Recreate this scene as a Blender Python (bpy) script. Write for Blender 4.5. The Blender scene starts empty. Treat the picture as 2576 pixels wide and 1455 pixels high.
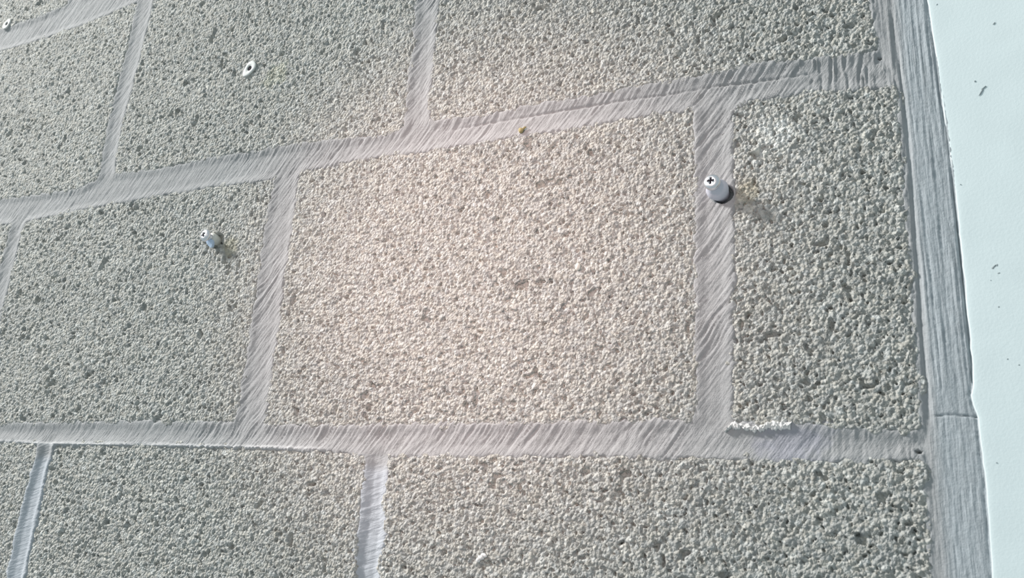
import bpy, bmesh, math, random
import numpy as np
from mathutils import Matrix, Vector

# ------------------------------------------------------------------ frame of the wall
# wall plane in millimetres: X to the right, Y downwards, h out of the wall towards the room
MM = 0.001
Z0 = 1.60
F = 2023.2
CX, CY = 1288.0, 727.5
R = np.array([[0.90598861, -0.06163746, 0.41879047],
              [-0.06764972, 0.95554299, 0.28698627],
              [-0.4178614, -0.28833735, 0.86154131]])
CAM = np.array([690.620, 249.615, -413.629])
HM = R @ np.column_stack([[1, 0, 0], [0, 1, 0], -CAM])
HI = np.linalg.inv(HM)


def W(px, py):
    """measured photograph point -> point of the wall plane (mm)"""
    q = HI @ np.array([(px - CX) / F, (py - CY) / F, 1.0])
    return q[0] / q[2], q[1] / q[2]


def world(X, Y, h=0.0):
    return Vector((X * MM, -h * MM, Z0 - Y * MM))


# ------------------------------------------------------------------ camera, light, exposure
scene = bpy.context.scene
col = scene.collection
cam_d = bpy.data.cameras.new('camera')
cam = bpy.data.objects.new('camera', cam_d)
col.objects.link(cam)
cam_d.sensor_width = 36.0
cam_d.lens = F / 2576.0 * 36.0
cam_d.clip_start = 0.01
T = np.array([[1, 0, 0], [0, 0, 1], [0, -1, 0]], float)      # wall axes (X, Y, depth) -> world
right, down, fwd = (T @ R[0], T @ R[1], T @ R[2])
m = Matrix(((right[0], -down[0], -fwd[0], CAM[0] * MM),
            (right[1], -down[1], -fwd[1], CAM[2] * MM),
            (right[2], -down[2], -fwd[2], Z0 - CAM[1] * MM),
            (0, 0, 0, 1)))
cam.matrix_world = m
cam_d.dof.use_dof = True
cam_d.dof.focus_distance = 0.52
cam_d.dof.aperture_fstop = 18
scene.camera = cam

wd = bpy.data.worlds.new('world')
scene.world = wd
wd.use_nodes = True
bg = wd.node_tree.nodes['Background']
bg.inputs[0].default_value = (0.80, 0.95, 1.0, 1)
bg.inputs[1].default_value = 0.42


def area(name, target, offset, size, power, colour):
    d = bpy.data.lights.new(name, 'AREA')
    d.shape = 'DISK'
    d.size = size
    d.energy = power
    d.color = colour
    o = bpy.data.objects.new(name, d)
    col.objects.link(o)
    t = world(*target)
    o.location = t + Vector(offset)
    o.rotation_euler = (t - o.location).to_track_quat('-Z', 'Y').to_euler()
    return o


# daylight from high on the left, raking over the wall
area('window_light', (450, 60, 0), (-3.0, -1.35, 2.15), 0.62, 215, (1.0, 0.985, 0.955))
# added warm spot with no known lamp behind it, tints the middle of the wall
d = bpy.data.lights.new('added_warm_spot', 'SPOT')
d.energy = 42
d.color = (1.0, 0.70, 0.64)
d.spot_size = math.radians(20)
d.spot_blend = 1.0
d.shadow_soft_size = 0.06
o = bpy.data.objects.new('added_warm_spot', d)
col.objects.link(o)
o.location = world(330, -180, 1150)
o.rotation_euler = (world(455, 95, 0) - o.location).to_track_quat('-Z', 'Y').to_euler()

scene.view_settings.view_transform = 'Standard'
scene.view_settings.look = 'None'
scene.view_settings.gamma = 1.0
scene.view_settings.use_curve_mapping = False
scene.view_settings.exposure = 0.0
scene.cycles.max_bounces = 5

# ------------------------------------------------------------------ numeric noise
U32 = np.uint32


def hsh(ix, iy, k=0):
    with np.errstate(over='ignore'):
        h = (ix.astype(np.int64).astype(U32) * U32(374761393)) ^ (iy.astype(np.int64).astype(U32) * U32(668265263)) ^ U32((k * 2246822519 + 3266489917) & 0xffffffff)
        h = (h ^ (h >> U32(13))) * U32(1274126177)
        h = (h ^ (h >> U32(15))) * U32(2246822519)
        h = h ^ (h >> U32(16))
    return h.astype(np.float64) / 4294967295.0


def vn(x, y, k=0):
    ix, iy = np.floor(x), np.floor(y)
    fx, fy = x - ix, y - iy
    fx = fx * fx * (3 - 2 * fx)
    fy = fy * fy * (3 - 2 * fy)
    a, b = hsh(ix, iy, k), hsh(ix + 1, iy, k)
    c, e = hsh(ix, iy + 1, k), hsh(ix + 1, iy + 1, k)
    return (a * (1 - fx) + b * fx) * (1 - fy) + (c * (1 - fx) + e * fx) * fy


def fbm(x, y, k=0, n=3):
    s, a, t = 0, 1.0, 0
    for i in range(n):
        s = s + a * vn(x * 2 ** i, y * 2 ** i, k + i)
        t += a
        a *= .5
    return s / t


def sst(a, b, x):
    t = np.clip((x - a) / (b - a), 0, 1)
    return t * t * (3 - 2 * t)


def grains(X, Y, cell, k, rmin, rmax, dev, miss):
    """packed angular aggregate: highest dome over each point, with the grain's id"""
    ix, iy = np.floor(X / cell), np.floor(Y / cell)
    best = np.full(X.shape, -9.0)
    gid = np.zeros(X.shape)
    for dx in (-1, 0, 1):
        for dy in (-1, 0, 1):
            cx_, cy_ = ix + dx, iy + dy
            px = (cx_ + hsh(cx_, cy_, k)) * cell
            py = (cy_ + hsh(cx_, cy_, k + 1)) * cell
            r = rmin + (rmax - rmin) * hsh(cx_, cy_, k + 2)
            an = hsh(cx_, cy_, k + 3) * 3.1416
            el = 1 + .45 * hsh(cx_, cy_, k + 4)
            o = hsh(cx_, cy_, k + 5)
            off = (o - .5) * dev - np.where(o < miss, 1.6, 0)
            ca, sa = np.cos(an), np.sin(an)
            u = ((X - px) * ca + (Y - py) * sa) / (r * el)
            v = (-(X - px) * sa + (Y - py) * ca) * el / r
            au, av = np.abs(u), np.abs(v)
            q = (au ** 2.6 + av ** 2.6) ** (1 / 2.6)
            q = np.maximum(q, (au + av) * .78)
            tilt = (hsh(cx_, cy_, k + 6) - .5) * .5 * u + (hsh(cx_, cy_, k + 7) - .5) * .5 * v
            hh = off + r * .62 * (1 - (1 - np.sqrt(np.clip(1 - q * q, 0, 1))) ** 1.5 * 1.0 - .30 * (1 - np.clip(q, 0, 1))) + 1.5 * tilt * r * (q < 1) - 2.2 * np.clip(q - 1, 0, 1)
            w = hh > best
            best = np.where(w, hh, best)
            gid = np.where(w, hsh(cx_, cy_, k + 8), gid)
    return best, gid


# ------------------------------------------------------------------ materials
def mat(name, base, rough=.9, attr=False, bump=None, metal=0.0, spec=.3, mottle=0.0, mscale=60, brush=None):
    m_ = bpy.data.materials.new(name)
    m_.use_nodes = True
    nt = m_.node_tree
    b = nt.nodes['Principled BSDF']
    b.inputs['Roughness'].default_value = rough
    b.inputs['Metallic'].default_value = metal
    b.inputs['Specular IOR Level'].default_value = spec
    tc = nt.nodes.new('ShaderNodeTexCoord')
    src = None
    if attr:
        a = nt.nodes.new('ShaderNodeAttribute')
        a.attribute_name = 'tint'
        mx = nt.nodes.new('ShaderNodeMix')
        mx.data_type = 'RGBA'
        mx.blend_type = 'MULTIPLY'
        mx.inputs[0].default_value = 1
        mx.inputs[6].default_value = (*base, 1)
        nt.links.new(a.outputs['Color'], mx.inputs[7])
        src = mx.outputs[2]
    else:
        rgb = nt.nodes.new('ShaderNodeRGB')
        rgb.outputs[0].default_value = (*base, 1)
        src = rgb.outputs[0]
    if mottle:
        n = nt.nodes.new('ShaderNodeTexNoise')
        n.inputs['Scale'].default_value = mscale
        n.inputs['Detail'].default_value = 4
        nt.links.new(tc.outputs['Object'], n.inputs['Vector'])
        mr = nt.nodes.new('ShaderNodeMapRange')
        mr.inputs['From Min'].default_value = .3
        mr.inputs['From Max'].default_value = .7
        mr.inputs['To Min'].default_value = 1 - mottle
        mr.inputs['To Max'].default_value = 1 + mottle
        nt.links.new(n.outputs['Fac'], mr.inputs['Value'])
        vm = nt.nodes.new('ShaderNodeVectorMath')
        vm.operation = 'SCALE'
        nt.links.new(src, vm.inputs[0])
        nt.links.new(mr.outputs[0], vm.inputs['Scale'])
        src = vm.outputs[0]
    nt.links.new(src, b.inputs['Base Color'])
    if bump and attr and name.startswith('block'):
        # fine aggregate between the modelled grains: two sizes of crushed grit
        vs = []
        for scl, rnd_ in ((560, 1.0), (1050, 1.0)):
            ns = nt.nodes.new('ShaderNodeTexNoise')
            ns.inputs['Scale'].default_value = scl * .9
            nt.links.new(tc.outputs['Object'], ns.inputs['Vector'])
            wv = nt.nodes.new('ShaderNodeVectorMath'); wv.operation = 'SCALE'
            nt.links.new(ns.outputs['Color'], wv.inputs[0]); wv.inputs['Scale'].default_value = .55 / scl
            ad = nt.nodes.new('ShaderNodeVectorMath'); ad.operation = 'ADD'
            nt.links.new(tc.outputs['Object'], ad.inputs[0]); nt.links.new(wv.outputs[0], ad.inputs[1])
            vo = nt.nodes.new('ShaderNodeTexVoronoi')
            vo.feature = 'F1'
            vo.inputs['Scale'].default_value = scl
            nt.links.new(ad.outputs[0], vo.inputs['Vector'])
            vs.append((vo, scl))
        prev = None
        for vo, scl in vs:
            mp = nt.nodes.new('ShaderNodeMath'); mp.operation = 'MULTIPLY_ADD'
            nt.links.new(vo.outputs['Distance'], mp.inputs[0]); mp.inputs[1].default_value = -1; mp.inputs[2].default_value = 1
            bp = nt.nodes.new('ShaderNodeBump')
            bp.inputs['Distance'].default_value = (.8 if scl < 700 else .4) / scl
            bp.inputs['Strength'].default_value = .85 if scl < 700 else .5
            nt.links.new(mp.outputs[0], bp.inputs['Height'])
            if prev: nt.links.new(prev, bp.inputs['Normal'])
            prev = bp.outputs[0]
        nt.links.new(prev, b.inputs['Normal'])
    elif bump:
        sc, dist, st = bump
        n = nt.nodes.new('ShaderNodeTexNoise')
        n.inputs['Scale'].default_value = sc
        n.inputs['Detail'].default_value = 5
        n.inputs['Roughness'].default_value = .65
        nt.links.new(tc.outputs['Object'], n.inputs['Vector'])
        bp = nt.nodes.new('ShaderNodeBump')
        bp.inputs['Distance'].default_value = dist
        bp.inputs['Strength'].default_value = st
        nt.links.new(n.outputs['Fac'], bp.inputs['Height'])
        nt.links.new(bp.outputs[0], b.inputs['Normal'])
        if brush is not None:      # fine bristle marks of the brush or trowel, running at this angle on the wall
            vr = nt.nodes.new('ShaderNodeVectorRotate')
            vr.rotation_type = 'Y_AXIS'
            vr.inputs['Angle'].default_value = math.radians(brush)
            nt.links.new(tc.outputs['Object'], vr.inputs['Vector'])
            ms = nt.nodes.new('ShaderNodeVectorMath'); ms.operation = 'MULTIPLY'
            ms.inputs[1].default_value = (.11, 1, 1)
            nt.links.new(vr.outputs[0], ms.inputs[0])
            n3 = nt.nodes.new('ShaderNodeTexNoise')
            n3.inputs['Scale'].default_value = 620
            n3.inputs['Detail'].default_value = 3
            nt.links.new(ms.outputs[0], n3.inputs['Vector'])
            b3 = nt.nodes.new('ShaderNodeBump')
            b3.inputs['Distance'].default_value = .0011
            b3.inputs['Strength'].default_value = .65
            nt.links.new(n3.outputs['Fac'], b3.inputs['Height'])
            nt.links.new(bp.outputs[0], b3.inputs['Normal'])
            nt.links.new(b3.outputs[0], b.inputs['Normal'])
    return m_


M_BLOCK = mat('block_aggregate', (.515, .508, .478), .92, True, (900, .0011, .8), mottle=.10, mscale=420)
M_MORTAR = mat('grey_mortar', (.475, .473, .476), .88, True, (1100, .0006, .7), mottle=.06, mscale=160, brush=54)
M_FILLET = mat('grey_mortar_trowelled', (.452, .455, .462), .88, True, (1100, .0005, .6), mottle=.05, mscale=160, brush=90)
M_RAKED = mat('grey_mortar_raked', (.452, .455, .462), .88, True, (1100, .0004, .5), mottle=.05, mscale=160, brush=17)
M_WHITE = mat('white_paint', (.86, .955, .965), .6, True, (700, .0002, .5), mottle=.02, mscale=45)
M_BACK = mat('backing_concrete', (.40, .40, .39), .95, bump=(200, .002, .6), mottle=.1)
M_STEEL = mat('zinc_steel', (.92, .92, .95), .33, metal=1.0)
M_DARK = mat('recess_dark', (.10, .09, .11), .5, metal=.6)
M_PLASTIC = mat('grey_plastic', (.70, .70, .78), .5, bump=(900, .0003, .5))
M_PLASTIC2 = mat('pale_grey_plastic', (.84, .82, .76), .5, bump=(900, .0003, .4))
M_BLUE = mat('pale_blue_plastic', (.66, .80, 1.0), .45)
M_RING = mat('off_white_plastic', (.80, .80, .77), .6, bump=(900, .0003, .4))
M_HOLE = mat('dark_bore', (.035, .03, .04), .9)
M_OCHRE = mat('ochre_mud', (.48, .40, .20), .7, bump=(700, .0006, .8), mottle=.25, mscale=400)
M_PEBBLE = mat('white_pebble', (.88, .84, .76), .7, bump=(900, .0005, .6))
M_PAINT = mat('white_filler', (.90, .88, .86), .7, bump=(900, .0005, .6))


# ------------------------------------------------------------------ mesh helpers
def tag(o, label=None, cat=None, group=None, kind=None):
    if label: o['label'] = label
    if cat: o['category'] = cat
    if group: o['group'] = group
    if kind: o['kind'] = kind
    return o


def raw_mesh(name, co, faces, material, parent=None, tint=None, smooth=True):
    """co (n,3) world metres, faces (m,4)"""
    me = bpy.data.meshes.new(name)
    co = np.asarray(co, np.float32)
    faces = np.asarray(faces, np.int32)
    n, k = faces.shape
    me.vertices.add(len(co))
    me.vertices.foreach_set('co', co.ravel())
    me.loops.add(n * k)
    me.loops.foreach_set('vertex_index', faces.ravel())
    me.polygons.add(n)
    me.polygons.foreach_set('loop_start', np.arange(0, n * k, k, dtype=np.int32))
    me.polygons.foreach_set('loop_total', np.full(n, k, np.int32))
    me.update(calc_edges=True)
    me.polygons.foreach_set('use_smooth', np.full(n, smooth))
    me.materials.append(material)
    if tint is not None:
        a = me.attributes.new('tint', 'FLOAT_COLOR', 'POINT')
        c4 = np.ones((len(co), 4), np.float32)
        c4[:, :3] = tint
        a.data.foreach_set('color', c4.ravel())
    ob = bpy.data.objects.new(name, me)
    col.objects.link(ob)
    if parent: ob.parent = parent
    return ob


def bm_obj(name, bm, material, parent=None, smooth=True):
    me = bpy.data.meshes.new(name)
    bmesh.ops.recalc_face_normals(bm, faces=bm.faces)
    bm.to_mesh(me)
    bm.free()
    if smooth:
        me.polygons.foreach_set('use_smooth', np.full(len(me.polygons), True))
    me.materials.append(material)
    ob = bpy.data.objects.new(name, me)
    col.objects.link(ob)
    if parent: ob.parent = parent
    return ob


def to_world(X, Y, h):
    return np.column_stack([X * MM, -h * MM, Z0 - Y * MM])


# ------------------------------------------------------------------ layout of the masonry
MOD, CRS, ST = 304.7, 200.0, 103.2           # block module, course height, stagger of the other courses (mm)
EDGE_BLOCK, EDGE_JAMB = 702.0, 723.5
PITCH = {'T': 0, 'U': 1, 'M': 2, 'L': 3}
PXP = 2.75                                    # finest mesh step, in photograph pixels
J = 12.0                                      # visual width of a joint


def poly(pts):
    return [W(*p) for p in pts]


def fx(pts):       # curve Y(X)
    p = sorted(poly(pts))
    a, b = np.array([q[0] for q in p]), np.array([q[1] for q in p])
    return lambda X: np.interp(X, a, b)


def fy(pts):       # curve X(Y)
    p = sorted(poly(pts), key=lambda q: q[1])
    a, b = np.array([q[0] for q in p]), np.array([q[1] for q in p])
    return lambda Y: np.interp(Y, b, a)


def cst(v):
    return lambda t: np.full(np.shape(t), float(v))


# edges measured where the rough face gives way to the smeared mortar
mid_up = fx([(0, 503), (100, 492), (200, 478), (262, 445), (400, 428), (520, 402), (640, 384), (740, 368), (850, 356), (950, 345),
             (1020, 330), (1100, 307), (1200, 297), (1320, 272), (1450, 252), (1600, 224), (1750, 199), (1900, 166), (2050, 152), (2210, 135)])
mid_dn = fx([(0, 562), (60, 556), (200, 525), (400, 488), (560, 462), (690, 446), (755, 428), (900, 397), (1080, 374), (1250, 347),
             (1500, 308), (1650, 281), (1755, 266), (1840, 262), (1900, 246), (2050, 224), (2250, 212)])
low_up = fx([(-80, 1068), (0, 1070), (300, 1066), (590, 1070), (660, 1076), (900, 1078), (1200, 1074), (1500, 1070), (1757, 1062), (1835, 1068), (1990, 1076), (2200, 1086), (2325, 1094)])
low_dn = fx([(0, 1104), (130, 1110), (300, 1112), (600, 1118), (800, 1127), (930, 1140), (985, 1144), (1200, 1140), (1500, 1140), (1800, 1148), (2000, 1152), (2200, 1154), (2320, 1142)])
top_dn = fx([(0, 126), (100, 96), (200, 62), (290, 25), (350, 0)])
top_up = fx([(0, 76), (100, 44), (160, 18), (200, 0)])
top_dn_f = lambda X: np.where(X < 0, top_dn(X), top_dn(X))

u0r = fy([(350, 0), (326, 103), (297, 218), (272, 322), (256, 412), (250, 450)])
u1l = fy([(383, 0), (352, 136), (322, 247), (305, 309), (293, 379), (284, 437)])
u1r = fy([(1050, 0), (1045, 100), (1030, 200), (1025, 270), (1020, 330)])
u2l = fy([(1100, 0), (1090, 100), (1082, 200), (1073, 270), (1078, 300)])
edge_r = fy([(2196, -60), (2204, 60), (2224, 140), (2258, 215), (2277, 380), (2296, 640), (2315, 900), (2326, 1080), (2340, 1250), (2352, 1455)])
GROOVE = fy([(2236, -60), (2247, 60), (2255, 115), (2273, 250), (2290, 425), (2303, 625), (2315, 778), (2328, 978), (2336, 1060), (2344, 1200)])
mlr = fy([(28, 575), (5, 660), (-25, 760), (-110, 1060)])
m0l = fy([(56, 570), (35, 650), (8, 760), (-70, 1060)])
m0r = fy([(694, 450), (672, 560), (650, 720), (632, 860), (607, 1000), (592, 1070)])
m1l = fy([(748, 440), (731, 570), (712, 690), (700, 800), (680, 930), (660, 1075)])
m1r = fy([(1755, 268), (1757, 660), (1757, 1060)])
m2l = fy([(1838, 262), (1836, 660), (1834, 1065)])
l0r = fy([(99, 1135), (84, 1188), (66, 1250), (50, 1313), (24, 1438)])
l1l = fy([(130, 1135), (113, 1188), (102, 1250), (86, 1313), (75, 1375), (61, 1440)])
l1r = fy([(925, 1150), (917, 1217), (912, 1273), (905, 1328), (897, 1384), (893, 1440)])
l2l = fy([(975, 1145), (967, 1217), (965, 1273), (966, 1328), (957, 1384), (952, 1440)])

TOP, BOT = -400.0, 412.0
ROWS = [
    # (kind of row, top edge, bottom edge, [(left, right), ...])
    (cst(-395), top_up, [(cst(-300), cst(-9)), (cst(8), cst(MOD - 8)), (cst(MOD + 6), cst(2 * MOD - 6)), (cst(2 * MOD + 6), cst(700))]),
    (top_dn, mid_up, [(cst(-196), u0r), (u1l, u1r), (u2l, edge_r)]),
    (mid_dn, low_up, [(cst(-300), mlr), (m0l, m0r), (m1l, m1r), (m2l, edge_r)]),
    (low_dn, cst(394), [(cst(-196), l0r), (l1l, l1r), (l2l, edge_r)]),
]
BLOCKS = [(t, b, l, r) for t, b, lr in ROWS for l, r in lr]


def sd_block(B, X, Y, rad=5.0):
    t, b, l, r = B
    dx = np.minimum(X - l(Y), r(Y) - X)
    dy = np.minimum(Y - t(X), b(X) - Y)
    m_ = np.minimum(dx, dy)
    # rounded corner
    cx_, cy_ = rad - dx, rad - dy
    c = (cx_ > 0) & (cy_ > 0)
    return np.where(c, rad - np.sqrt(np.maximum(cx_, 0) ** 2 + np.maximum(cy_, 0) ** 2), m_)


# spots where the wall's own colour differs
def stain(X, Y, px, py, rx, k):
    a, b = W(px, py)
    q = np.hypot(X - a, Y - b) / rx + (fbm(X / 6, Y / 6, k) - .5) * 1.3
    return 1 - sst(.35, 1.0, q)


PITS = [(*W(2312, 1137), .9), (*W(2192, 1162), .7), (*W(2213, 145), .7)]   # small black cavities
CAV = [W(1811, 484), W(541, 603)]      # where the two screws are set: chipped hollow around the plug


def block_height(X, Y):
    wx = X + (vn(X / 1.5, Y / 1.5, 70) - .5) * .8
    wy = Y + (vn(X / 1.5, Y / 1.5, 71) - .5) * .8
    g1, id1 = grains(wx, wy, 2.5, 11, 1.0, 1.9, .9, .08)
    g2, id2 = grains(wx, wy, 1.7, 31, .75, 1.25, .8, .07)
    g1 = g1 - .10
    h = np.maximum(g1, g2)
    gid = np.where(g1 > g2, id1, id2)
    h = np.maximum(h, -2.6)
    h = h * .82 - .35 + (fbm(X / 22, Y / 22, 5) - .5) * .8 + (fbm(X / 5, Y / 5, 6) - .5) * .9
    h += (vn(X / .9, Y / .9, 81) - .5) * .22
    # occasional deep pores
    p0x, p0y = np.floor(X / 5.5), np.floor(Y / 5.5)
    for dx in (-1, 0, 1):
        for dy in (-1, 0, 1):
            a_, b_ = p0x + dx, p0y + dy
            qx, qy = (a_ + hsh(a_, b_, 201)) * 5.5, (b_ + hsh(a_, b_, 202)) * 5.5
            an = hsh(a_, b_, 203) * 3.14
            rr = .25 + .60 * hsh(a_, b_, 204) ** 2.5
            u_ = (X - qx) * np.cos(an) + (Y - qy) * np.sin(an)
            v_ = -(X - qx) * np.sin(an) + (Y - qy) * np.cos(an)
            h = h - 2.0 * (hsh(a_, b_, 205) > .35) * (1 - sst(.6, 1.2, np.hypot(u_ / 1.9, v_) / rr + .5 * (vn(X / .8, Y / .8, 206) - .5)))
    for a_, b_, r_ in PITS:
        h = h - 3.5 * (1 - sst(.5, 1.2, np.hypot((X - a_) / 1.5, Y - b_) / r_))
    pn = vn(X / 3.1, Y / 3.1, 90) * vn(X / 9, Y / 9, 91)
    h -= 2.2 * sst(.60, .74, pn)
    return h, gid


def block_tint(X, Y, gid):
    n = len(X)
    t = np.ones((n, 3))
    br = .80 + .36 * gid
    light = gid > .93
    br = np.where(light, 1.28, br)
    t *= br[:, None]
    hue = (np.modf(gid * 17.31)[0] - .5)
    t[:, 0] *= 1 + .05 * hue
    t[:, 2] *= 1 - .07 * hue
    lo = fbm(X / 60, Y / 60, 7) - .5
    t *= (1 + .12 * lo)[:, None]
    # whitish dust patch on the right block, brown stains by the screws
    for (px, py, r, k, c) in ((1950, 340, 17, 21, (1.38, 1.40, 1.42)), (2030, 420, 10, 22, (1.2, 1.2, 1.22)), (1968, 445, 7, 24, (1.2, 1.2, 1.2)),
                              (1880, 487, 11, 23, (.93, .88, .78)), (575, 620, 9, 25, (.96, .93, .82)),
                              (690, 190, 16, 26, (1.12, 1.12, 1.02))):
        s = stain(X, Y, px, py, r, k)[:, None]
        t *= 1 + s * (np.array(c) - 1)
    return t


def grid_faces(nr, nc, keep=None):
    i = np.arange(nr * nc).reshape(nr, nc)
    f = np.stack([i[:-1, :-1], i[1:, :-1], i[1:, 1:], i[:-1, 1:]], -1).reshape(-1, 4)
    return f if keep is None else f[keep.reshape(-1)]


def make_block(B, name, wall, pitch):
    t, b, l, r = B
    g = 4.0
    ym = float((t(np.array(200.)) + b(np.array(200.))) / 2)
    x0, x1 = float(l(np.array(ym))), float(r(np.array(ym)))
    xm = (x0 + x1) / 2
    y0, y1 = float(t(np.array(xm))), float(b(np.array(xm)))
    Wd, Hd = x1 - x0, y1 - y0
    nc, nr = max(8, int((Wd + 2 * g) / pitch)), max(8, int((Hd + 2 * g) / pitch))
    def seen(Xs, Ys):
        c3 = np.stack([Xs, Ys, np.zeros_like(Xs)], -1) - CAM
        v3 = c3 @ R.T
        u_, w_ = v3[..., 0] / v3[..., 2] * F + CX, v3[..., 1] / v3[..., 2] * F + CY
        return (v3[..., 2] > 0) & (u_ > -40) & (u_ < 2616) & (w_ > -40) & (w_ < 1495), v3[..., 2]
    def spaced(lo, hi, vis, dep_):
        out, p_ = [lo], lo
        while p_ < hi:
            i_ = int(np.clip((p_ - lo) / (hi - lo) * (len(vis) - 1), 0, len(vis) - 1))
            p_ += float(np.clip(dep_[i_] / F * PXP, .5, 1.1)) if vis[i_] else 3.0
            out.append(min(p_, hi))
        return np.array(out)
    Xs, Ys = np.meshgrid(np.linspace(x0 - g, x1 + g, 120), np.linspace(y0 - g, y1 + g, 120))
    vis_, dz = seen(Xs, Ys)
    xa = spaced(x0 - g, x1 + g, vis_.any(0), np.where(vis_, dz, 9e3).min(0))
    ya = spaced(y0 - g, y1 + g, vis_.any(1), np.where(vis_, dz, 9e3).min(1) * .5 + np.where(vis_, dz, 0).max(1) * .5)
    nc, nr = len(xa), len(ya)
    s = ((xa - x0) / Wd)[None, :].repeat(nr, 0)
    q = ((ya - y0) / Hd)[:, None].repeat(nc, 1)
    X, Y = x0 + s * Wd, y0 + q * Hd
    for _ in range(4):
        X = l(Y) * (1 - s) + r(Y) * s
        Y = t(X) * (1 - q) + b(X) * q
    X, Y = X.ravel(), Y.ravel()
    h, gid = block_height(X, Y)
    sd = sd_block(B, X, Y) + (fbm(X / 5, Y / 5, 40, 4) - .5) * 8.0
    edge = sst(-4.5, 2.0, sd)
    h = (h + .3) * (.3 + .7 * sst(-2, 5, sd)) - .3 - 4.5 * (1 - edge)
    for cx_, cy_ in CAV:
        dd = np.hypot(X - cx_ - 2.0, Y - cy_ - 1.5)
        h = np.where(dd < 14, h - 4.0 * (1 - sst(4.5, 7.5, dd)), h)
    t_ = block_tint(X, Y, gid)
    # close the block: sides and back
    co = to_world(X, Y, h)
    F_ = grid_faces(nr, nc)
    ring = np.concatenate([np.arange(nc), (np.arange(1, nr) * nc + nc - 1), ((nr - 1) * nc + np.arange(nc - 2, -1, -1)), (np.arange(nr - 2, 0, -1) * nc)])
    back = co[ring].copy()
    back[:, 1] = 0.012
    n0 = len(co)
    co = np.vstack([co, back])
    k = len(ring)
    a = np.arange(k)
    side = np.stack([ring[a], n0 + a, n0 + (a + 1) % k, ring[(a + 1) % k]], -1)[:, ::-1]
    F_ = np.vstack([F_, side])
    tt = np.vstack([t_, t_[ring]])
    return raw_mesh(name, co, F_, M_BLOCK, wall, tt)


# ------------------------------------------------------------------ the wall
bm = bmesh.new()
bmesh.ops.create_cube(bm, size=1)
for v in bm.verts:
    v.co = Vector(((-0.312 if v.co.x < 0 else 1.06), (0.011 if v.co.y < 0 else 0.19), Z0 + (0.402 if v.co.z > 0 else -0.412)))
bmesh.ops.subdivide_edges(bm, edges=bm.edges[:], cuts=3, use_grid_fill=True)
wall = bm_obj('wall_back', bm, M_BACK, smooth=False)
tag(wall, 'rough grey concrete block wall with smeared mortar joints', kind='structure')

for B in BLOCKS:
    t, b, l, r = B
    ym = float((t(np.array(200.)) + b(np.array(200.))) / 2)
    xc = (float(l(np.array(ym))) + float(r(np.array(ym)))) / 2
    dep = (R @ (np.array([min(xc + 60, 690), ym, 0]) - CAM))[2]
    pitch = float(np.clip(dep / F * 3.3, .72, 1.15))
    if float(l(np.array(ym))) < -290: pitch = 1.4
    make_block(B, 'concrete_block', wall, pitch)


# ------------------------------------------------------------------ mortar
def ridge(X, Y, deg, lw, ln, k, warp=3.0):
    a = math.radians(deg)
    u = X * math.cos(a) - Y * math.sin(a)
    v = X * math.sin(a) + Y * math.cos(a)
    v = v + (vn(u / 14, v / 14, k + 9) - .5) * warp
    n = vn(u / ln, v / lw, k)
    n2 = vn(u / (ln * .5), v / (lw * .45), k + 1)
    return (1 - np.abs(2 * n - 1)) ** 1.6 * .7 + (1 - np.abs(2 * n2 - 1)) * .3


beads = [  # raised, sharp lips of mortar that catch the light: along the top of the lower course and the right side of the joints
    ('x', fx([(0, 1110), (130, 1116), (300, 1117), (600, 1124), (760, 1127), (900, 1130)]), W(0, 1110)[0], W(860, 1125)[0], 1.4),
]


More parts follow.
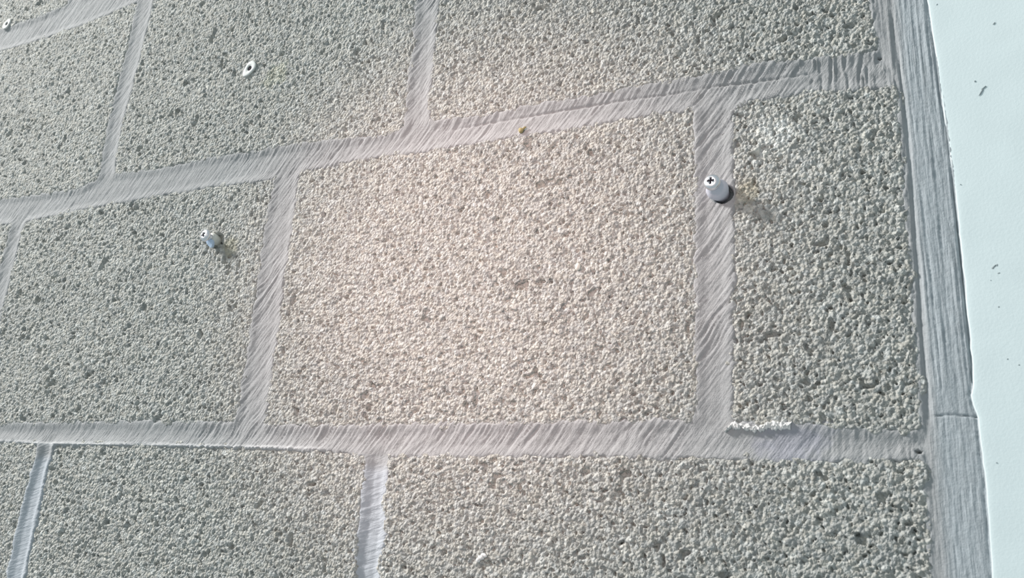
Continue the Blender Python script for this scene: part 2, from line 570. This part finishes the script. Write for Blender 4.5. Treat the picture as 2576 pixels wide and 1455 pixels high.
def mortar_height(X, Y, dm, sdR):
    """dm: distance out of the nearest block face (mm, >0 in the joint); sdR: distance right of the block edge"""
    low = sst(205, 216, Y)                                     # the lowest course's joints were raked smooth
    strip = sst(-1.5, 2.0, sdR)
    depth = .8 + .8 * fbm(X / 70, Y / 70, 50) + .9 * low
    h = -.20 - .98 * depth * sst(-1.5, 5.5, dm) + .5 * (fbm(X / 9, Y / 9, 51) - .5)
    # brushed strokes
    right_part = sst(648, 672, X)
    s1 = (.75 * ridge(X, Y, 55, 1.1, 24, 52) + .6 * ridge(X, Y, 51, 2.6, 34, 152)) * (1 - right_part) + ridge(X, Y, 86, 1.9, 18, 54) * right_part
    s1 = s1 * (1 - low) + low * ridge(X, Y, 17, 2.3, 16, 56) * .55 * sst(200, 240, X)
    amp = (.55 + .45 * sst(180, 330, X)) * (1 - .5 * sst(645, 670, X) * sst(150, 170, Y)) * (.45 + 1.2 * vn(X / 24, Y / 24, 57)) * (1 - .75 * sst(588, 596, X) * (1 - sst(640, 660, X)) * sst(150, 170, Y))
    h = h + amp * (s1 - .35)
    h = h + (vn(X / 1.1, Y / 1.1, 61) - .5) * .16 + (vn(X / .8, Y / 3, 62) - .5) * .10
    # lips
    for kind, f, a, b, hh in beads:
        h = h + hh * sst(-.9, .1, Y - f(X) - (vn(X / 4, Y * 0, 64) - .5) * .8) * sst(a - 8, a, X) * (1 - sst(b - 40, b, X)) * (.6 + .6 * vn(X / 9, Y * 0, 63))
    # hairline trowel mark along the upper side of the middle bed joint
    ln = MARK(X)
    h = h - 1.1 * np.exp(-((Y - ln) / .8) ** 2) * sst(415, 470, X) * (1 - sst(655, 672, X)) * (.4 + .6 * vn(X / 20, Y * 0, 65))
    # fillet between blocks and the white jamb
    gv = GROOVE(Y) + .5 * (vn(Y / 25, Y * 0, 166) - .5)
    gr = 1.15 * np.exp(-((X - gv) / (.8 + .7 * sst(60, 190, Y))) ** 2) * (1 - .85 * sst(183, 200, Y)) * (.45 + .55 * sst(-40, 10, Y))
    smooth_low = sst(172, 180, Y)
    lines = ridge(X, Y, 90.3, 1.0, 80, 67, .4)
    lines2 = ridge(X, Y, 89.7, 2.6, 120, 69, .5)
    hs = -.3 - gr + (1 - .8 * smooth_low) * (.75 * (lines - .4) + .45 * (lines2 - .4)) + .3 * (fbm(X / 10, Y / 10, 51) - .5) \
        + (vn(X / 1.1, Y / 1.1, 61) - .5) * .20 + .12 * (vn(X / .7, Y / 4, 68) - .5)
    # crack against the jamb and the short crack running in from it
    ej = JAMB(Y)
    hs = hs - 1.8 * np.exp(-((X - ej + .4 + .3 * vn(Y / 7, Y * 0, 72)) / .4) ** 2) * (.35 + .65 * sst(.35, .6, vn(Y / 18, Y * 0, 73)))
    cx0, cy0 = W(2452, 1046)
    hs = hs - 1.2 * np.exp(-((Y - cy0 - .9 * np.sin((X - cx0) / 6.0) - .6) / .32) ** 2) * sst(cx0 - 19, cx0 - 12, X)
    h = h * (1 - strip) + hs * strip
    h = h - 3.6 * sst(0, 5.0, -dm - 4.5 * (.55 * vn(X / 5, Y / 5, 140) + .45 * vn(X / 1.6, Y / 1.6, 142) - .28))
    for a_, b_, r_ in PITS:
        h = h - 3.5 * (1 - sst(.5, 1.2, np.hypot((X - a_) / 1.5, Y - b_) / r_ + .5 * (vn(X / .9, Y / .9, 141) - .5)))
    for cx_, cy_ in CAV[:1]:
        dd = np.hypot(X - cx_ - 1.9, Y - cy_ - .9)
        h = np.where(dd < 14, h - 6.0 * (1 - sst(4.6, 5.8, dd)), h)
    return h


MARK = fx([(1500, 262), (1600, 247), (1700, 233), (1800, 215), (1900, 203), (2000, 190)])
JAMB = fy([(2333, 0), (2353, 130), (2370, 260), (2386, 360), (2400, 470), (2416, 610), (2428, 728), (2437, 828), (2446, 918), (2449, 968), (2442, 993), (2448, 1018), (2458, 1046), (2464, 1098), (2473, 1168), (2483, 1268), (2495, 1428), (2498, 1470)])

cells = []
for (xa, xb, pm) in ((-304, 230, .95), (230, 726, .6)):
    xs = np.arange(xa, xb + pm * .5, pm)
    xs[-1] = xb
    ys = np.arange(-396, 404, pm)
    X, Y = np.meshgrid(xs, ys)
    sdm = np.full(X.shape, -1e3)
    for B in BLOCKS:
        sdm = np.maximum(sdm, sd_block(B, X, Y))
    sdR = X - edge_r(Y)
    keepv = (sdm < 9.5) & (X < JAMB(Y) + 1.2)
    h = np.zeros(X.shape)
    kk = keepv
    h[kk] = mortar_height(X[kk], Y[kk], -sdm[kk], sdR[kk])
    fk = keepv[:-1, :-1] & keepv[1:, :-1] & keepv[1:, 1:] & keepv[:-1, 1:]
    Fs = grid_faces(*X.shape, keep=fk)
    Xr, Yr, hr = X.ravel(), Y.ravel(), h.ravel()
    fxc, fyc = Xr[Fs].mean(1), Yr[Fs].mean(1)
    # which joint does each face belong to
    beds = [(top_up(fxc) + top_dn(fxc)) / 2, (mid_up(fxc) + mid_dn(fxc)) / 2, (low_up(fxc) + low_dn(fxc)) / 2]
    lab = np.full(len(Fs), -1)
    hw = 8.5
    row = sum((fyc > b_).astype(int) for b_ in beds)
    for i, b_ in enumerate(beds):
        lab[np.abs(fyc - b_) < hw] = i
    heads = [(0, 0.0), (0, 304.), (0, 609.), (1, 103.2), (1, 407.), (2, 0.), (2, 304.), (2, 609.), (3, 103.), (3, 407.)]
    for i, (rw, hx) in enumerate(heads):
        lab[(lab < 0) & (row == rw) & (np.abs(fxc - hx) < 45)] = 10 + i
    lab[(lab < 0)] = 30
    lab[fxc > edge_r(fyc) - 3] = 22
    cells.append((Xr, Yr, hr, Fs, lab))


def mortar_tint(X, Y):
    t = np.ones((len(X), 3))
    t *= (1 + .10 * (fbm(X / 40, Y / 40, 75) - .5) + .10 * (vn(X / 1.3, Y / 1.3, 76) - .5))[:, None]
    st_ = sst(704, 712, X)[:, None]
    t *= 1 + st_ * (np.array((1.06, 1.13, 1.17)) - 1)
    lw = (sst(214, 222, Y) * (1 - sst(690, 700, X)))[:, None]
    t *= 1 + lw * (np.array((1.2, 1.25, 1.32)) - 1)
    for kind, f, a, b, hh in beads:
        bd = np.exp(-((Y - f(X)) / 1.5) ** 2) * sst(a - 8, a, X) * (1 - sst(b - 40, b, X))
        t *= 1 + .35 * bd[:, None]  # whitish lip, with the light along its edge also put into the colour
    a = stain(X, Y, 2000, 1112, 22, 77)[:, None]
    t *= 1 + a * (np.array((.95, .95, 1.04)) - 1)
    lines = ridge(X, Y, 90.2, 1.5, 90, 78, .4)[:, None] * sst(704, 708, X)[:, None]
    t *= 1 + .12 * (lines - .4)
    return t


names = {0: 'bed_joint', 1: 'bed_joint', 2: 'bed_joint', 22: 'corner_fillet', 30: 'mortar_patch'}
for key in [0, 1, 2] + list(range(10, 20)) + [22, 30]:
    co, fc, tn, off = [], [], [], 0
    for Xr, Yr, hr, Fs, lab in cells:
        f = Fs[lab == key]
        if not len(f): continue
        used, inv = np.unique(f, return_inverse=True)
        co.append(to_world(Xr[used], Yr[used], hr[used]))
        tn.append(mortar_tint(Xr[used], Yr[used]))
        fc.append(inv.reshape(-1, 4) + off)
        off += len(used)
    if not co: continue
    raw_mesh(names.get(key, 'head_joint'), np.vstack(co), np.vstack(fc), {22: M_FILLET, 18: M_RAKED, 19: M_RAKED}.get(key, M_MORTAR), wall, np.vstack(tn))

# ------------------------------------------------------------------ white jamb on the right
ys = np.arange(-396, 404, 2.0)
xs = np.concatenate([[0, .15, .5, 1.0], np.arange(2, 60, 2.0), np.arange(60, 330, 9.0)])
Yg = ys[:, None].repeat(len(xs), 1)
Xg = JAMB(Yg) + (vn(Yg / 4, Yg * 0, 95) - .5) * .5 * np.exp(-xs[None, :] / 6) + xs[None, :]
hg = .15 + (fbm(Xg / 30, Yg / 30, 96) - .5) * .5 - 1.2 * (xs[None, :] < .1) - .3 * np.exp(-xs[None, :] / .6)
Xg, Yg, hg = Xg.ravel(), Yg.ravel(), hg.ravel()
t_ = np.ones((len(Xg), 3))
nr, nc = len(ys), len(xs)
co = to_world(Xg, Yg, hg)
Fj = grid_faces(nr, nc)
ring = np.concatenate([np.arange(nc), (np.arange(1, nr) * nc + nc - 1), ((nr - 1) * nc + np.arange(nc - 2, -1, -1)), (np.arange(nr - 2, 0, -1) * nc)])
back = co[ring].copy(); back[:, 1] = .0108
k = len(ring); a = np.arange(k); n0 = len(co)
Fj = np.vstack([Fj, np.stack([ring[a], n0 + a, n0 + (a + 1) % k, ring[(a + 1) % k]], -1)[:, ::-1]])
trim = raw_mesh('trim_1', np.vstack([co, back]), Fj, M_WHITE, None, np.vstack([t_, t_[ring]]))
tag(trim, 'smooth white painted jamb at the right edge of the block wall', kind='structure')


# specks and flakes on the paint, raised crumbs of dirt
M_SPECK = mat('grey_dirt', (.38, .43, .44), .9)


def blob(name, X, Y, h, rx, ry, rz, material, parent=None, seed=1, rough=.25, sub=2, rot=0.0):
    rnd = random.Random(seed)
    bm = bmesh.new()
    bmesh.ops.create_icosphere(bm, subdivisions=sub, radius=1)
    ca, sa = math.cos(rot), math.sin(rot)
    for v in bm.verts:
        k_ = 1 + (rnd.random() - .5) * 2 * rough
        x, y, z = v.co * k_
        x, z = x * rx, z * ry
        v.co = Vector(((x * ca - z * sa) * MM, y * rz * MM, (x * sa + z * ca) * MM))
    o = bm_obj(name, bm, material)
    o.location = world(X, Y, h)
    if parent: o.parent = parent
    return o


for i, (px, py, a, b, rt) in enumerate(((2468, 232, .5, 2.2, -.5), (2474, 222, 1.5, .45, .6), (2452, 205, .45, .55, 0), (2500, 672, 1.3, .5, .6), (2508, 668, .4, .8, 0),
                                        (2497, 676, .5, .35, 0), (2512, 688, .7, .3, .2), (2534, 904, .5, .35, .4), (2563, 919, .4, .4, 0), (2492, 706, .25, .25, 0),
                                        (2512, 773, .5, .4, 0), (2357, 12, .3, .6, -.6), (2500, 60, .4, .9, -.8), (2507, 1165, .35, .3, 0), (2416, 465, .3, .3, 0))):
    x, y = W(px, py)
    blob('dirt_speck', x, y, .28, a, b, .14, M_SPECK, trim, seed=i, sub=1, rot=rt)

# ------------------------------------------------------------------ small pieces on the wall surface
x, y = W(1455, 673)
o = blob('pebble', x, y, .6, 1.7, 2.3, 1.5, M_PEBBLE, wall, 5, .12)
tag(o, 'white pebble in the middle block face')
x, y = W(1213, 1402)
for i in range(5):
    o = blob('filler_dab', x + (i - 2) * .9, y + (-1) ** i * .5 - (i - 2) * .6, .7, 1.5, 1.1, .9, M_PAINT, wall, 15 + i, .3)

for px, py, a, b in ((528, 635, .7, 1.5), (537, 641, .6, 1.9), (541, 572, .4, 1.8)):
    x, y = W(px, py)
    blob('filler_dab', x, y, .9, a, b, .7, M_PAINT, wall, int(px), .2, rot=.3)

# streak of white filler along the end of the lower bed joint
rnd = random.Random(4)
path = [(1824, 1083), (1832, 1076), (1843, 1068), (1856, 1071), (1870, 1072), (1884, 1074), (1893, 1080), (1905, 1079), (1918, 1074), (1930, 1069), (1945, 1070), (1960, 1071), (1975, 1071), (1990, 1069)]
P_ = np.array([W(*p) for p in path])
tpar = np.linspace(0, len(P_) - 1, 120)
cxs, cys = np.interp(tpar, range(len(P_)), P_[:, 0]), np.interp(tpar, range(len(P_)), P_[:, 1])
wid = .5 + 2.0 * vn(tpar * 2.1, tpar * 0, 5) * sst(0, 3, tpar)
nv = 13
SX, SY, SH = [], [], []
for i in range(120):
    for j in range(nv):
        q = j / (nv - 1) * 2 - 1
        jag = (vn(np.array([tpar[i] * 4.0]), np.array([q * 2.0]), 8)[0] - .5) * 1.2
        SX.append(cxs[i] - q * .5 + jag * .5)
        SY.append(cys[i] + q * (wid[i] * (1.0 if q < 0 else 1.3)) + jag)
        SH.append(-.5 + 1.7 * math.sqrt(max(0, 1 - q * q)) * (.5 + .9 * vn(np.array([tpar[i] * 5.0]), np.array([q * 2.5]), 9)[0]) - 2.4 * (abs(q) > .98))
ob = raw_mesh('filler_streak', to_world(np.array(SX), np.array(SY), np.array(SH)), grid_faces(120, nv), M_PAINT, wall)
tag(ob, 'rough streak of bright white filler')


# ------------------------------------------------------------------ lathe helpers for the fixings
def lathe(prof, seg=40, wob=0.0, seed=0):
    """prof: list of (radius mm, height mm) -> bmesh around +Y- axis pointing out of the wall"""
    bm = bmesh.new()
    rnd = random.Random(seed)
    ph = [rnd.random() * 6.28 for _ in range(3)]
    rings = []
    for r, h in prof:
        ring_ = []
        for i in range(seg):
            a_ = 2 * math.pi * i / seg
            rr = r * (1 + wob * (math.sin(2 * a_ + ph[0]) + .6 * math.sin(3 * a_ + ph[1] + h)))
            ring_.append(bm.verts.new((rr * math.cos(a_) * MM, -h * MM, rr * math.sin(a_) * MM)))
        rings.append(ring_)
    for a_, b_ in zip(rings[:-1], rings[1:]):
        for i in range(seg):
            bm.faces.new((a_[i], a_[(i + 1) % seg], b_[(i + 1) % seg], b_[i]))
    if prof[0][0] > 0: bm.faces.new(rings[0][::-1])
    if prof[-1][0] > 0: bm.faces.new(rings[-1])
    return bm


def empty(name, loc, direction=None):
    o = bpy.data.objects.new(name, None)
    o.empty_display_size = .01
    col.objects.link(o)
    o.location = loc
    if direction is not None:
        o.rotation_mode = 'QUATERNION'
        o.rotation_quaternion = Vector((0, -1, 0)).rotation_difference(Vector(direction))
    return o


def cross_recess(r_out, w, depth, top, roll=0.0):
    """a Phillips cross: plus-shaped pit, tapering inwards"""
    bm = bmesh.new()
    a_, b_ = r_out, w
    out = [(-b_, a_), (b_, a_), (b_, b_), (a_, b_), (a_, -b_), (b_, -b_), (b_, -a_), (-b_, -a_), (-b_, -b_), (-a_, -b_), (-a_, b_), (-b_, b_)]
    inn = [(x_ * .55, y_ * .55) for x_, y_ in out]
    ca, sa = math.cos(roll), math.sin(roll)
    rt = lambda p: (p[0] * ca - p[1] * sa, p[0] * sa + p[1] * ca)
    v1 = [bm.verts.new((rt(p)[0] * MM, -(top - .28 * (math.hypot(*p) / r_out) ** 2) * MM, rt(p)[1] * MM)) for p in out]
    v2 = [bm.verts.new((rt(p)[0] * MM, -(top - depth) * MM, rt(p)[1] * MM)) for p in inn]
    n = len(out)
    for i in range(n):
        bm.faces.new((v1[i], v1[(i + 1) % n], v2[(i + 1) % n], v2[i]))
    bm.faces.new(v2)
    return bm


def head_bm(rh, base, hh, r_out, w, roll, seg=64):
    """domed pan head with the cross cut through its crown"""
    bm = bmesh.new()
    prof = [(rh * .42, base), (rh * .97, base), (rh, base + hh * .12), (rh * .995, base + hh * .40), (rh * .95, base + hh * .60), (rh * .84, base + hh * .78), (rh * .68, base + hh * .90), (rh * .56, base + hh * .955)]
    rings = []
    for r_, h_ in prof:
        rings.append([bm.verts.new((r_ * math.cos(2 * math.pi * i / seg) * MM, -h_ * MM, r_ * math.sin(2 * math.pi * i / seg) * MM)) for i in range(seg)])
    for a_, b_ in zip(rings[:-1], rings[1:]):
        for i in range(seg):
            bm.faces.new((a_[i], a_[(i + 1) % seg], b_[(i + 1) % seg], b_[i]))
    # crown between last ring and the cross outline, sampled by angle
    crown = []
    for i in range(seg):
        a_ = 2 * math.pi * i / seg - roll
        c, s = abs(math.cos(a_)), abs(math.sin(a_))
        # ray distance to a plus shape (arms half-width w, length r_out)
        def arm(cc, ss):
            t1 = r_out / cc if cc > 1e-6 else 1e9
            return min(t1, w / ss) if ss > 1e-6 else t1
        rr = max(arm(c, s), arm(s, c))
        rr = min(rr, r_out)
        crown.append(rr)
    def hgt(r_):
        return base + hh * (1 - .14 * (r_ / (rh * .56)) ** 2 * .32)
    inner = [bm.verts.new((crown[i] * math.cos(2 * math.pi * i / seg) * MM, -hgt(crown[i]) * MM, crown[i] * math.sin(2 * math.pi * i / seg) * MM)) for i in range(seg)]
    for i in range(seg):
        bm.faces.new((rings[-1][i], rings[-1][(i + 1) % seg], inner[(i + 1) % seg], inner[i]))
    pit = [bm.verts.new((v.co.x * .6, -(base + hh * .25) * MM, v.co.z * .6)) for v in inner]
    f_in = []
    for i in range(seg):
        f_in.append(bm.faces.new((inner[i], inner[(i + 1) % seg], pit[(i + 1) % seg], pit[i])))
    f_in.append(bm.faces.new(pit))
    bm.faces.new(rings[0][::-1])
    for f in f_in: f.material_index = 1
    return bm


def screw(base_px, rise, rh, plug_r, direction, roll, label, facet=False, seed=0):
    X, Y = W(*base_px)
    root = empty('wall_screw', world(X, Y, 0), direction)
    tag(root, label, 'screw', 'cross-head screws left in the wall')
    hh = rh * .62
    hd = head_bm(rh, rise - hh, hh, rh * .46, rh * .115, roll)
    me_o = bm_obj('screw_head', hd, M_STEEL, root)
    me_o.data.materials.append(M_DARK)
    # threaded shank
    prof = []
    zz = -4.0
    while zz < rise - hh + .3:
        prof += [(rh * .40, zz), (rh * .52, zz + .35), (rh * .40, zz + .7)]
        zz += 1.0
    bm_obj('shank', lathe(prof, 24), M_STEEL, root)
    return root, hh


# right screw: stands out of the head joint in a grey conical plug
rA, hhA = screw((1808, 482), 13.0, 4.5, 6, (-.14, -1, .10), -.08, 'shiny cross-head screw in a grey plug in the joint right of the central block', seed=1)
top = 13.0 - hhA
pl = lathe([(4.4, -5), (5.2, -1), (5.9, 1.0), (6.1, 2.6), (5.8, 4.2), (5.1, 5.8), (4.3, 7.2), (3.9, 8.0), (3.6, 8.4), (2.4, 8.5), (2.2, 7.6)], 48, .018, 3)
o = bm_obj('wall_plug', pl, M_PLASTIC, rA)
tag(o, 'matt grey conical plastic plug')
o = bm_obj('washer', lathe([(2.3, top - 1.2), (3.9, top - 1.25), (4.2, top - .9), (4.15, top - .45), (3.3, top - .1), (2.3, top - .1)], 48), M_STEEL, rA)

# left screw: leans out of a torn pale plug
rB, hhB = screw((541, 603), 10.6, 4.7, 5, (-.13, -1, .02), .5, 'shiny cross-head screw with torn pale plug in the face of the left block', seed=2)
pl = lathe([(3.2, -4), (3.8, -1), (4.3, 1.0), (4.4, 2.2), (4.0, 3.4), (3.1, 4.1), (2.3, 4.2)], 40, .03, 6)
for v in pl.verts:
    v.co.x -= .6 * MM
o = bm_obj('wall_plug', pl, M_PLASTIC2, rB)
bm = bmesh.new()          # torn flap of the plug hanging below the head
pts = [(-4.6, -1.8, 5.0), (-.4, -1.6, 5.6), (3.4, -2.2, 4.6), (2.8, -5.4, 3.4), (.4, -7.6, 2.4), (-2.6, -5.2, 3.6)]
va = [bm.verts.new((x_ * MM, -h_ * MM, z_ * MM)) for x_, z_, h_ in pts]
vb = [bm.verts.new((x_ * .8 * MM, -(h_ - 2.2) * MM, z_ * .85 * MM)) for x_, z_, h_ in pts]
bm.faces.new(va); bm.faces.new(vb[::-1])
for i in range(6): bm.faces.new((va[i], vb[i], vb[(i + 1) % 6], va[(i + 1) % 6]))
o = bm_obj('plug_flap', bm, M_BLUE, rB, smooth=False)
tag(o, 'pale blue torn flap of the plug')


# ------------------------------------------------------------------ empty plugs: collar with a dark bore
def empty_plug(px, py, rx, label, seed, lean):
    X, Y = W(px, py)
    root = empty('wall_plug', world(X, Y, 0))
    tag(root, label, 'wall plug', 'empty wall plugs in the blocks')
    seg = 44
    rnd = random.Random(seed)
    bm = bmesh.new()
    prof = [(.90, -.5), (1.0, .7), (.99, 1.2), (.90, 1.42), (.60, 1.40), (.40, 1.30), (.35, .9), (.33, -1.5), (.32, -6)]
    rings = []
    for r_, h_ in prof:
        rg = []
        for i in range(seg):
            a_ = 2 * math.pi * i / seg
            k_ = 1.0
            if r_ > .55:
                k_ = 1 + .16 * math.cos(2 * (a_ - lean)) + .16 * math.exp(-((a_ - (math.pi + lean)) / .33) ** 2) + .05 * math.sin(3 * a_ + seed)
            rg.append(bm.verts.new((rx * r_ * k_ * math.cos(a_) * MM, -h_ * MM, rx * r_ * k_ * math.sin(a_) * MM)))
        rings.append(rg)
    for a_, b_ in zip(rings[:-1], rings[1:]):
        for i in range(seg):
            bm.faces.new((a_[i], a_[(i + 1) % seg], b_[(i + 1) % seg], b_[i]))
    bm_obj('collar', bm, M_RING, root)
    bm_obj('bore', lathe([(rx * .34, .7), (rx * .33, .2), (rx * .32, -5)], 28), M_HOLE, root)
    return root


empty_plug(630, 173.5, 6.0, 'off-white empty plug with dark hole in the upper block', 2, math.radians(52))
empty_plug(19.5, 61.5, 5.2, 'small empty plug with dark hole near the top left corner', 5, math.radians(50))

# ------------------------------------------------------------------ ochre mud nest on the middle bed joint
X, Y = W(1312, 329)
root = empty('mud_dab', world(X, Y, 0))
tag(root, 'tiny ochre lump of dried mud on the bed joint above the central block', 'mud lump')
blob('mud_lump', 0, 0, 0, 1.6, 1.9, 1.7, M_OCHRE, None, 3, .16).parent = root
l = blob('mud_ridge', 0, 0, 0, 2.1, .6, .9, M_OCHRE, None, 8, .25)
for q, dx, dz in ((root.children[0], 0, 0), (l, 1.6, .9)):
    q.parent = root
    q.location = Vector((dx * MM, -.6 * MM, dz * MM))
l.rotation_euler = (0, -.5, 0)
